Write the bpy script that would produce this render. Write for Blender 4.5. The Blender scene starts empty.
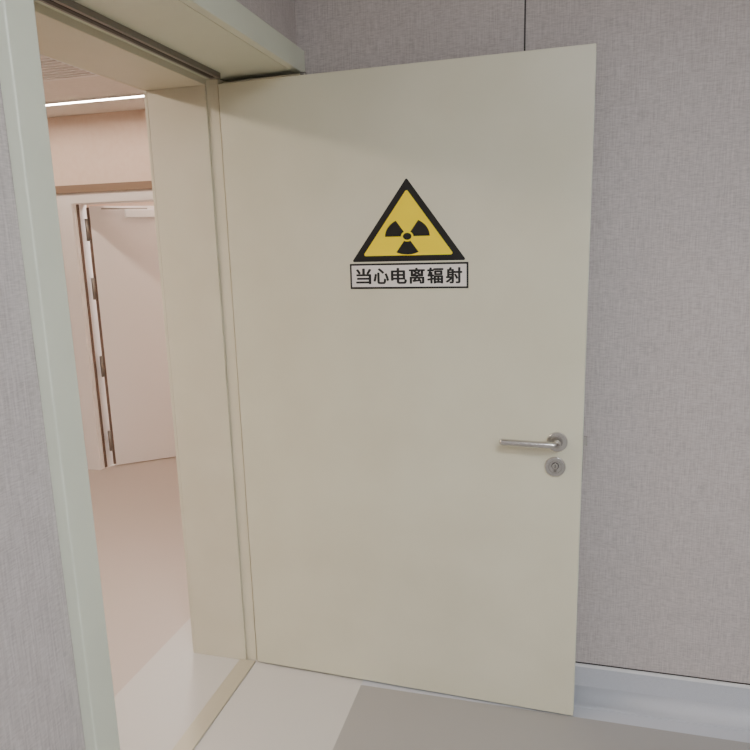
import bpy, bmesh, math
from mathutils import Vector, Matrix

sc = bpy.context.scene
COL = sc.collection

def lin(c):
    r = []
    for v in c:
        v = v/255.0
        r.append(v/12.92 if v <= 0.04045 else ((v+0.055)/1.055)**2.4)
    return (r[0], r[1], r[2], 1.0)

# ------------------------------------------------------------------ materials
def mat_base(name, col, rough=0.5, metal=0.0):
    m = bpy.data.materials.new(name); m.use_nodes = True
    b = m.node_tree.nodes['Principled BSDF']
    b.inputs['Base Color'].default_value = lin(col)
    b.inputs['Roughness'].default_value = rough
    b.inputs['Metallic'].default_value = metal
    return m, m.node_tree, b

def mat_noise(name, c1, c2, scale=(10,10,10), nscale=1.0, detail=3, rough=0.5, rough2=None, lo=0.35, hi=0.65):
    m, nt, b = mat_base(name, c1, rough, 0.0)
    N, L = nt.nodes, nt.links
    tc = N.new('ShaderNodeTexCoord'); mp = N.new('ShaderNodeMapping')
    mp.inputs['Scale'].default_value = scale
    nz = N.new('ShaderNodeTexNoise'); nz.inputs['Scale'].default_value = nscale; nz.inputs['Detail'].default_value = detail
    cr = N.new('ShaderNodeValToRGB')
    cr.color_ramp.elements[0].position = lo; cr.color_ramp.elements[0].color = lin(c1)
    cr.color_ramp.elements[1].position = hi; cr.color_ramp.elements[1].color = lin(c2)
    L.new(tc.outputs['Object'], mp.inputs['Vector']); L.new(mp.outputs['Vector'], nz.inputs['Vector'])
    L.new(nz.outputs['Fac'], cr.inputs['Fac']); L.new(cr.outputs['Color'], b.inputs['Base Color'])
    if rough2 is not None:
        n2 = N.new('ShaderNodeTexNoise'); n2.inputs['Scale'].default_value = 3.5; n2.inputs['Detail'].default_value = 4
        L.new(tc.outputs['Object'], n2.inputs['Vector'])
        mr = N.new('ShaderNodeMapRange'); mr.inputs['From Min'].default_value=0.35; mr.inputs['From Max'].default_value=0.65
        mr.inputs['To Min'].default_value=rough; mr.inputs['To Max'].default_value=rough2
        L.new(n2.outputs['Fac'], mr.inputs['Value']); L.new(mr.outputs['Result'], b.inputs['Roughness'])
    return m

def mat_fabric(name, c1, c2):
    """linen wall panel: fine vertical streaks crossed with short horizontal ones"""
    m, nt, b = mat_base(name, c1, 0.7)
    N, L = nt.nodes, nt.links
    tc = N.new('ShaderNodeTexCoord')
    outs = []
    for s in ((300,300,16),(60,60,380)):
        mp = N.new('ShaderNodeMapping'); mp.inputs['Scale'].default_value = s
        nz = N.new('ShaderNodeTexNoise'); nz.inputs['Scale'].default_value = 1.0; nz.inputs['Detail'].default_value = 3
        L.new(tc.outputs['Object'], mp.inputs['Vector']); L.new(mp.outputs['Vector'], nz.inputs['Vector'])
        outs.append(nz.outputs['Fac'])
    mix = N.new('ShaderNodeMath'); mix.operation = 'ADD'
    L.new(outs[0], mix.inputs[0]); L.new(outs[1], mix.inputs[1])
    half = N.new('ShaderNodeMath'); half.operation = 'MULTIPLY'; half.inputs[1].default_value = 0.5
    L.new(mix.outputs[0], half.inputs[0])
    cr = N.new('ShaderNodeValToRGB')
    cr.color_ramp.elements[0].position = 0.36; cr.color_ramp.elements[0].color = lin(c1)
    cr.color_ramp.elements[1].position = 0.64; cr.color_ramp.elements[1].color = lin(c2)
    L.new(half.outputs[0], cr.inputs['Fac']); L.new(cr.outputs['Color'], b.inputs['Base Color'])
    bp = N.new('ShaderNodeBump'); bp.inputs['Strength'].default_value = 0.2; bp.inputs['Distance'].default_value = 0.001
    L.new(half.outputs[0], bp.inputs['Height']); L.new(bp.outputs['Normal'], b.inputs['Normal'])
    return m

def mat_emit(name, col, strength):
    m = bpy.data.materials.new(name); m.use_nodes = True
    nt = m.node_tree; nt.nodes.clear()
    e = nt.nodes.new('ShaderNodeEmission'); o = nt.nodes.new('ShaderNodeOutputMaterial')
    e.inputs['Color'].default_value = lin(col); e.inputs['Strength'].default_value = strength
    nt.links.new(e.outputs[0], o.inputs['Surface'])
    return m

M_wall   = mat_fabric('linen_panel', (169,161,157), (200,192,188))
M_warm   = mat_noise('corridor_wall_paint', (230,209,192), (233,214,198), nscale=3, rough=0.7)
M_ceil   = mat_noise('ceiling_paint', (228,225,220), (232,229,224), nscale=4, rough=0.8)
M_door   = mat_noise('door_cream_paint', (212,208,184), (218,214,191), nscale=0.35, detail=5, rough=0.28, rough2=0.40)
M_frame  = mat_noise('frame_cream_paint', (207,211,192), (211,215,196), nscale=0.6, rough=0.4)
M_jamb   = mat_noise('jamb_cream_paint', (211,205,182), (215,209,187), nscale=0.6, rough=0.4)
M_grey   = mat_noise('floor_grey_vinyl', (146,143,138), (170,167,162), nscale=60, detail=6, rough=0.45)
M_white  = mat_noise('floor_white_vinyl', (172,169,163), (214,211,206), nscale=60, detail=8, rough=0.45, lo=0.38, hi=0.56)
M_tan    = mat_noise('floor_corridor_vinyl', (180,168,158), (200,188,178), nscale=50, detail=6, rough=0.5)
M_cove   = mat_noise('cove_vinyl', (182,184,189), (198,200,205), nscale=70, detail=5, rough=0.4)
M_cap,_,_   = mat_base('cap_trim', (225,225,225), 0.3)
M_dark,_,_  = mat_base('dark_gap', (45,40,38), 0.6)
M_seal,_,_  = mat_base('brown_seal', (112,92,80), 0.6)
M_steel,_,_ = mat_base('brushed_steel', (208,205,200), 0.26, 1.0)
M_steel2,_,_= mat_base('dull_steel', (138,133,127), 0.4, 0.7)
M_black,_,_ = mat_base('sign_black', (8,8,9), 0.5)
M_yellow,_,_= mat_base('sign_yellow', (255,226,0), 0.6)
M_swhite,_,_= mat_base('sign_white', (230,224,218), 0.4)
M_shade_brown,_,_ = mat_base('trim_shade_brown', (140,118,98), 0.6)  # shadow tone of the far frame head, put in as colour
M_leaf,_,_  = mat_base('far_door_paint', (240,235,232), 0.5)
M_thr,_,_   = mat_base('threshold_metal', (190,184,164), 0.4, 0.2)
M_room   = mat_emit('room_lamp', (243,248,255), 28.0)
M_strip  = mat_emit('strip_lamp', (255,236,220), 46.0)
M_far    = mat_emit('far_lamp', (255,246,242), 65.0)
M_house,_,_ = mat_base('lamp_housing', (235,235,235), 0.5)

# ------------------------------------------------------------------ helpers
def finish(name, bm, mats, parent=None, smooth=False, bevel=0.0):
    me = bpy.data.meshes.new(name)
    bm.normal_update(); bm.to_mesh(me); bm.free()
    for m in mats: me.materials.append(m)
    if smooth:
        for p in me.polygons: p.use_smooth = True
    ob = bpy.data.objects.new(name, me); COL.objects.link(ob)
    if parent: ob.parent = parent
    if bevel:
        md = ob.modifiers.new('bev','BEVEL'); md.width = bevel; md.segments = 3; md.limit_method = 'ANGLE'
    return ob

def boxes(name, bl, mats, parent=None, bevel=0.0):
    bm = bmesh.new()
    for b in bl:
        x0,x1,y0,y1,z0,z1 = b[:6]; mi = b[6] if len(b) > 6 else 0
        vs = [bm.verts.new(c) for c in ((x0,y0,z0),(x1,y0,z0),(x1,y1,z0),(x0,y1,z0),(x0,y0,z1),(x1,y0,z1),(x1,y1,z1),(x0,y1,z1))]
        for f in ((0,3,2,1),(4,5,6,7),(0,1,5,4),(1,2,6,5),(2,3,7,6),(3,0,4,7)):
            fc = bm.faces.new([vs[i] for i in f]); fc.material_index = mi
    return finish(name, bm, mats, parent, bevel=bevel)

def empty(name, loc=(0,0,0), rz=0.0):
    e = bpy.data.objects.new(name, None); COL.objects.link(e)
    e.location = loc; e.rotation_euler = (0,0,rz); e.empty_display_size = 0.1
    return e

def prism(name, pts, y0, y1, mat, parent):
    bm = bmesh.new()
    a = [bm.verts.new((x,y0,z)) for x,z in pts]; b = [bm.verts.new((x,y1,z)) for x,z in pts]
    bm.faces.new(a); bm.faces.new(b[::-1])
    n = len(pts)
    for i in range(n):
        j = (i+1) % n
        bm.faces.new((a[j],a[i],b[i],b[j]))
    bmesh.ops.recalc_face_normals(bm, faces=bm.faces)
    return finish(name, bm, [mat], parent)

def rounded_poly(pts, r, seg=6):
    out = []; n = len(pts)
    for i in range(n):
        p = Vector(pts[i]); a = Vector(pts[i-1]); c = Vector(pts[(i+1)%n])
        d1 = (a-p).normalized(); d2 = (c-p).normalized()
        ang = d1.angle(d2); t = r/math.tan(ang/2)
        cen = p + (d1+d2).normalized()*(r/math.sin(ang/2))
        s = p+d1*t-cen; e = p+d2*t-cen
        a0 = math.atan2(s.y,s.x); a1 = math.atan2(e.y,e.x)
        da = (a1-a0+math.pi)%(2*math.pi)-math.pi
        for k in range(seg+1):
            q = a0+da*k/seg
            out.append((cen.x+r*math.cos(q), cen.y+r*math.sin(q)))
    return out

def cyl(name, p, axis, r, h, mat, parent, seg=40, bevel=0.0, r2=None):
    bm = bmesh.new()
    bmesh.ops.create_cone(bm, cap_ends=True, segments=seg, radius1=r, radius2=r if r2 is None else r2, depth=h)
    q = Vector((0,0,1)).rotation_difference(Vector(axis))
    bmesh.ops.transform(bm, matrix=Matrix.Translation(p) @ q.to_matrix().to_4x4(), verts=bm.verts)
    ob = finish(name, bm, [mat], parent, bevel=bevel)
    for f in ob.data.polygons:
        f.use_smooth = len(f.vertices) == 4
    return ob

def tube(name, pts, r, mat, parent):
    cu = bpy.data.curves.new(name,'CURVE'); cu.dimensions='3D'; cu.bevel_depth=r; cu.bevel_resolution=6; cu.use_fill_caps=True
    sp = cu.splines.new('POLY'); sp.points.add(len(pts)-1)
    for i,p in enumerate(pts): sp.points[i].co = (*p,1)
    cu.materials.append(mat); cu.splines[0].use_smooth = True
    ob = bpy.data.objects.new(name,cu); COL.objects.link(ob)
    if parent: ob.parent = parent
    return ob

# ------------------------------------------------------------------ room shell
WY = 2.16      # back wall plane
WX = -0.816    # left wall plane
H = 2.70
BX = -1.325    # corridor-side face of the wall
boxes('floor', [
    (-0.64, 3.2, -2.5, 2.045, -0.1, 0, 0),
    (-0.64, 3.2, 2.045, 2.31, -0.1, 0, 3),
    (-1.10, -0.64, -2.5, 2.31, -0.1, 0, 1),
    (-1.48, -1.10, -2.5, 6.5, -0.1, 0, 1),
    (-5.0, -1.48, -2.5, 6.5, -0.1, 0, 2),
], [M_grey, M_white, M_tan, M_cove])
boxes('wall_left', [
    (BX, WX, -2.5, 0.93, 0, H),
    (BX, WX, 0.93, WY, 2.12, H)], [M_wall])
boxes('wall_back', [
    (BX, -0.1055, WY, 2.31, 0, H),
    (-0.1055, -0.1005, WY+0.004, 2.31, 0, H, 1),
    (-0.1005, 1.1145, WY, 2.31, 0, H),
    (1.1145, 1.1195, WY+0.004, 2.31, 0, H, 1),
    (1.1195, 3.2, WY, 2.31, 0, H)], [M_wall, M_dark])
boxes('wall_right', [(3.2, 3.35, -2.5, 2.31, 0, H)], [M_wall])
boxes('wall_front', [(-5.0, 3.35, -2.65, -2.5, 0, H)], [M_wall])
boxes('ceiling', [(BX, 3.35, -2.65, 2.31, H, H+0.1)], [M_ceil])

# corridor beyond
boxes('wall_corridor_right', [(BX, -1.2, 2.31, 3.95, 0, 2.43), (BX, -1.2, 4.07, 6.5, 0, 2.43)], [M_warm])
boxes('wall_corridor_far', [
    (-5.0, -3.15, 3.95, 4.07, 0, 2.43),
    (-3.15, -2.0, 3.95, 4.07, 1.90, 2.43),
    (-2.0, -1.2, 3.95, 4.07, 0, 2.43)], [M_warm])
boxes('wall_corridor_left', [(-5.15, -5.0, -2.65, 6.65, 0, 2.53)], [M_warm])
boxes('wall_far_room', [(-5.0, -1.2, 6.5, 6.65, 0, 2.53)], [M_warm])
boxes('ceiling_corridor', [(-5.0, BX-0.001, -2.5, 6.5, 2.431, 2.53)], [M_ceil])

# ------------------------------------------------------------------ baseboards (cove vinyl)
def cove_profile():
    p = [(-0.062,0.0),(-0.062,0.002)]
    r = 0.042
    for k in range(11):
        a = k/10*math.pi/2
        p.append((-0.008-r+r*math.sin(a), 0.0025+r-r*math.cos(a)))
    p += [(-0.008,0.118),(0,0.118),(0,0)]
    return p
def cove(name, along, a0, a1, base):
    bm = bmesh.new(); P = cove_profile(); A=[];B=[]
    for d,z in P:
        if along == 'x':
            A.append(bm.verts.new((a0,base+d,z))); B.append(bm.verts.new((a1,base+d,z)))
        else:
            A.append(bm.verts.new((base-d,a0,z))); B.append(bm.verts.new((base-d,a1,z)))
    bm.faces.new(A); bm.faces.new(B[::-1])
    for i in range(len(P)):
        j=(i+1)%len(P); f=bm.faces.new((A[j],A[i],B[i],B[j]))
        if 2<=i<12: f.smooth=True
    bmesh.ops.recalc_face_normals(bm, faces=bm.faces)
    return finish(name,bm,[M_cove])
cove('baseboard_back','x',-0.785,3.2,WY)
cove('baseboard_left','y',-2.5,0.888,WX)
boxes('trim_back', [(-0.785,3.2,WY-0.012,WY,0.118,0.1255,0),(-0.785,3.2,WY-0.003,WY,0.1255,0.1285,1)], [M_cap, M_dark])
boxes('trim_left', [(WX,WX+0.012,-2.5,0.888,0.118,0.1255,0)], [M_cap])
boxes('baseboard_corridor', [(-3.9,-3.26,3.93,3.95,0,0.09),(BX-0.02,BX,2.32,3.95,0,0.09)], [M_cove])

# ------------------------------------------------------------------ door frame
fr = empty('door_frame')
ZS = 2.096
boxes('casing', [
    (WX, -0.790, 0.892, 0.956, 0, 2.168),
    (WX, -0.790, 0.956, WY, ZS, 2.168)], [M_frame], fr, bevel=0.003)
boxes('lining', [
    (-1.11, WX, 0.93, 0.956, 0, ZS),
    (-1.11, WX, 0.93, WY, ZS, 2.12)], [M_frame], fr)
boxes('stop', [
    (BX, -1.11, 0.93, 0.975, 0, 2.076),
    (BX, -1.11, 0.93, WY, 2.076, 2.12),
    (BX, -1.11, 2.085, WY, 0, 2.076),
    (-1.11, -1.069, 2.093, WY, 0, ZS)], [M_jamb], fr, bevel=0.002)
boxes('casing_corridor', [
    (BX-0.012, BX, 0.86, 0.975, 0, 2.15),
    (BX-0.012, BX, 0.975, 2.085, 2.076, 2.15),
    (BX-0.012, BX, 2.085, 2.17, 0, 2.15)], [M_jamb], fr, bevel=0.002)
boxes('threshold', [(-1.135, -1.07, 0.975, 2.085, 0, 0.006)], [M_thr], fr, bevel=0.002)
boxes('closer_track', [
    (-1.065, -1.030, 1.0, 2.04, ZS-0.016, ZS, 0),
    (-1.055, -1.040, 1.02, 2.02, ZS-0.0175, ZS-0.016, 1)], [M_steel2, M_dark], fr)

# ------------------------------------------------------------------ door
DW, DT, DZ0, DZ1 = 1.157, 0.045, 0.007, 2.0747
ang = math.atan2(-0.0426, 1.156)
dr = empty('door_1', (-1.0635, 2.0806, 0), ang)
boxes('leaf', [(0.002, DW, 0, DT, DZ0, DZ1)], [M_door], dr, bevel=0.0025)
boxes('edge_strip', [(DW, DW+0.0015, 0.008, DT-0.008, 0.02, DZ1-0.02, 0)], [M_frame], dr)
boxes('latch_plate', [(DW+0.0015, DW+0.0035, 0.011, 0.034, 0.82, 1.02, 0),(DW+0.0035, DW+0.014, 0.016, 0.029, 0.935, 0.962, 0)], [M_steel], dr)
for i,z in enumerate((0.25,1.05,1.85)):
    cyl('hinge_%d'%(i+1), (-0.001, DT-0.01, z), (0,0,1), 0.006, 0.10, M_steel2, dr, seg=20)
def handle(side):
    s = -1 if side=='front' else 1
    y0 = 0 if s<0 else DT
    x=1.083; z=0.948
    def yb(a,b): return (min(y0+s*a,y0+s*b),max(y0+s*a,y0+s*b))
    cyl('rosette_'+side, (x,y0+s*0.005,z),(0,1,0),0.031,0.010,M_steel,dr,bevel=0.003)
    cyl('rosette_ring_'+side, (x,y0+s*0.0103,z),(0,1,0),0.0165,0.001,M_steel2,dr)
    cyl('neck_'+side, (x,y0+s*0.024,z),(0,1,0),0.0115,0.034,M_steel,dr)
    d = 0.046
    pts=[(x,y0+s*0.020,z)]
    for k in range(9):
        a=k/8*math.pi/2
        pts.append((x-0.018+0.018*math.cos(a), y0+s*(d-0.014+0.014*math.sin(a)), z))
    pts += [(x-0.06,y0+s*d,z),(x-0.10,y0+s*d,z+0.0005),(x-0.14,y0+s*(d-0.001),z+0.001),(x-0.162,y0+s*(d-0.003),z+0.001)]
    tube('lever_'+side, pts, 0.0104, M_steel, dr)
    bm=bmesh.new(); bmesh.ops.create_uvsphere(bm,u_segments=20,v_segments=12,radius=0.0104)
    bmesh.ops.translate(bm,verts=bm.verts,vec=Vector((x-0.162,y0+s*(d-0.003),z+0.001)))
    finish('lever_tip_'+side,bm,[M_steel],dr,smooth=True)
    zk=0.868; xk=x-0.004
    cyl('key_rosette_'+side,(xk,y0+s*0.004,zk),(0,1,0),0.0315,0.008,M_steel,dr,bevel=0.003)
    cyl('key_ring_'+side,(xk,y0+s*0.0083,zk),(0,1,0),0.0205,0.001,M_steel2,dr)
    cyl('key_face_'+side,(xk,y0+s*0.0088,zk),(0,1,0),0.0185,0.0012,M_steel,dr)
    cyl('key_well_'+side,(xk,y0+s*0.0098,zk+0.004),(0,1,0),0.0112,0.001,M_dark,dr)
    cyl('key_cylinder_'+side,(xk,y0+s*0.0115,zk+0.004),(0,1,0),0.0092,0.006,M_steel,dr,bevel=0.001)
    boxes('key_web_'+side,[(xk-0.0045,xk+0.0045,*yb(0.008,0.0115),zk-0.016,zk-0.004,0)],[M_steel2],dr)
    boxes('key_slot_'+side,[(xk-0.0012,xk+0.0012,*yb(0.0143,0.0149),zk-0.002,zk+0.010,0)],[M_dark],dr)
handle('front'); handle('back')
boxes('closer_arm', [(0.01,0.30,0.012,0.030,DZ1+0.001,DZ1+0.008)], [M_steel], dr, bevel=0.001)
cyl('closer_pivot',(0.29,0.021,DZ1+0.006),(0,0,1),0.011,0.010,M_steel2,dr,seg=24)

# ------------------------------------------------------------------ sign
sg = empty('radiation_warning_sign', (-1.0635+0.0004*math.sin(ang), 2.0806-0.0004, 0), ang)
cx = 0.6205; base = 1.502; hw=0.183; ht=0.250
tri = [(cx-hw,base),(cx+hw,base),(cx,base+ht)]
prism('triangle_border', rounded_poly(tri,0.004), -0.0008, 0.0, M_black, sg)
cen = Vector((cx, base+ht*0.345))
k=0.795
tin = [tuple(cen+(Vector(p)-cen)*k) for p in tri]
prism('triangle_field', rounded_poly(tin,0.005), -0.0014, -0.0008, M_yellow, sg)
tz=1.5775; sq=0.78
def ell(r,a): return (cx+r*math.cos(a), tz+sq*r*math.sin(a))
prism('trefoil_hub',[ell(0.0135,i/32*2*math.pi) for i in range(32)],-0.0020,-0.0014,M_black,sg)
for i,c in enumerate((30,150,270)):
    a0=math.radians(c-30);a1=math.radians(c+30)
    pts=[ell(0.020,a0+(a1-a0)*t/10) for t in range(11)]+[ell(0.071,a1-(a1-a0)*t/16) for t in range(17)]
    prism('trefoil_blade_%d'%(i+1),pts,-0.0020,-0.0014,M_black,sg)
bx0,bx1,bz0,bz1 = cx-0.1905,cx+0.1895,1.417,1.4965
prism('label_border',[(bx0,bz0),(bx1,bz0),(bx1,bz1),(bx0,bz1)],-0.0008,0,M_black,sg)
t=0.006
prism('label_field',[(bx0+t,bz0+t),(bx1-t,bz0+t),(bx1-t,bz1-t),(bx0+t,bz1-t)],-0.0014,-0.0008,M_swhite,sg)
chars='当心电离辐射'
n=len(chars); span=0.348; cw=span/n
for ci,ch in enumerate(chars):
    fc = bpy.data.curves.new('glyph','FONT'); fc.body=ch; fc.size=0.06
    fc.align_x='CENTER'; fc.materials.append(M_black)
    tx = bpy.data.objects.new('tmp',fc); COL.objects.link(tx)
    bpy.context.view_layer.update()
    me = bpy.data.meshes.new_from_object(tx.evaluated_get(bpy.context.evaluated_depsgraph_get()))
    bpy.data.objects.remove(tx)
    if len(me.vertices)==0: continue
    xs=[v.co.x for v in me.vertices]; ys=[v.co.y for v in me.vertices]
    w=max(xs)-min(xs); h=max(ys)-min(ys)
    sx=0.048/w; sy=0.047/h; mx=(max(xs)+min(xs))/2; my=(max(ys)+min(ys))/2
    gx=cx+(ci-(n-1)/2)*cw; gz=(bz0+bz1)/2
    base_co=[((v.co.x-mx)*sx,(v.co.y-my)*sy) for v in me.vertices]
    polys=[tuple(p.vertices) for p in me.polygons]
    V=[];F=[]
    o=0.0019
    for j,(ox,oz) in enumerate(((0,0),(o,0),(-o,0),(0,o*.7),(0,-o*.7),(o*.7,o*.5),(-o*.7,o*.5),(o*.7,-o*.5),(-o*.7,-o*.5))):
        b0=len(V)
        V+=[(gx+a+ox,-0.0016-0.00002*j,gz+b+oz) for a,b in base_co]
        F+=[tuple(b0+i for i in p) for p in polys]
    m2=bpy.data.meshes.new('label_glyph_%d'%(ci+1)); m2.from_pydata(V,[],F); m2.materials.append(M_black); m2.update()
    go=bpy.data.objects.new('label_glyph_%d'%(ci+1),m2); COL.objects.link(go); go.parent=sg

# ------------------------------------------------------------------ far door
ff = empty('door_frame_corridor')
boxes('casing', [(-3.25,-3.14,3.925,3.95,0,1.94,0),(-3.14,-2.0,3.925,3.95,1.872,1.94,0),(-2.05,-1.95,3.925,3.95,0,1.872,0)],[M_leaf],ff,bevel=0.003)
boxes('head_shade_trim', [(-3.28,-1.95,3.915,3.95,1.94,1.99)],[M_shade_brown],ff)  # top of frame head, its shade painted in as brown
boxes('jamb', [(-3.15,-3.135,3.95,4.07,0,1.90,0),(-3.15,-2.0,3.95,4.07,1.872,1.90,0),(-2.03,-2.0,3.95,4.07,0,1.872,0)],[M_leaf],ff)
boxes('seal', [(-3.135,-3.128,3.965,3.985,0.01,1.87)],[M_seal],ff)
a2 = math.atan2(0.36,0.45)
d2 = empty('door_2', (-3.10,4.01,0), a2)
boxes('leaf',[(0.024,1.02,0,0.04,0.01,1.86)],[M_leaf],d2,bevel=0.002)
for i,z in enumerate((0.2,0.75,1.3,1.7)):
    cyl('hinge_%d'%(i+1),(0.0,0.0,z),(0,0,1),0.012,0.15,M_steel2,d2,seg=16)
boxes('hinge_gap',[(0.006,0.024,0.004,0.036,0.02,1.85)],[M_seal],d2)
boxes('closer_body',[(0.25,0.50,-0.045,0.0,1.78,1.835)],[M_house],d2,bevel=0.004)
boxes('closer_link',[(0.10,0.40,-0.03,-0.018,1.836,1.844)],[M_steel2],d2)

def panel(name,x0,x1,y0,y1,z,mat,rim=0.02,th=0.02):
    e = empty(name)
    boxes('housing',[(x0-rim,x0,y0-rim,y1+rim,z-th,z),(x1,x1+rim,y0-rim,y1+rim,z-th,z),(x0,x1,y0-rim,y0,z-th,z),(x0,x1,y1,y1+rim,z-th,z)],[M_house],e)
    boxes('diffuser',[(x0,x1,y0,y1,z-th*0.7,z-0.001)],[mat],e)
    return e
panel('ceiling_light',0.0,1.2,-0.5,0.1,H,M_room)
panel('ceiling_fill_light',1.4,2.6,-1.9,-1.3,H,M_room)  # added out-of-view panel, only there as fill light for the room
panel('ceiling_light.002',-3.2,-2.4,4.7,5.2,2.431,M_far)
panel('ceiling_strip_light',-4.6,-1.6,3.56,3.60,2.4308,M_strip,rim=0.006,th=0.012)
panel('ceiling_strip_light.001',-2.6,-2.3,0.2,1.6,2.4308,M_strip,rim=0.01,th=0.012)
boxes('ceiling_air_vent',[(-2.65,-2.2,2.72,2.75,2.418,2.431),(-2.65,-2.2,3.07,3.10,2.418,2.431),(-2.65,-2.62,2.75,3.07,2.418,2.431),(-2.23,-2.2,2.75,3.07,2.418,2.431)]
      +[(-2.62,-2.23,2.77+i*0.04,2.785+i*0.04,2.42,2.431) for i in range(8)],[M_house])

# ------------------------------------------------------------------ world
w = bpy.data.worlds.new('world'); sc.world = w; w.use_nodes = True
w.node_tree.nodes['Background'].inputs['Color'].default_value = (0.8,0.85,1,1)
w.node_tree.nodes['Background'].inputs['Strength'].default_value = 0.05

# ------------------------------------------------------------------ camera
cam = bpy.data.cameras.new('camera'); cam.sensor_width=36; cam.lens=667/750*36; cam.clip_start=0.02
co = bpy.data.objects.new('camera',cam); COL.objects.link(co)
R = Matrix(((0.9660,-0.0242,0.2572),(0.2569,0.1944,-0.9466),(-0.0271,0.9806,0.1942)))
q = R.to_quaternion().normalized()
co.matrix_world = Matrix.Translation((0,0,1.56)) @ q.to_matrix().to_4x4()
sc.camera = co
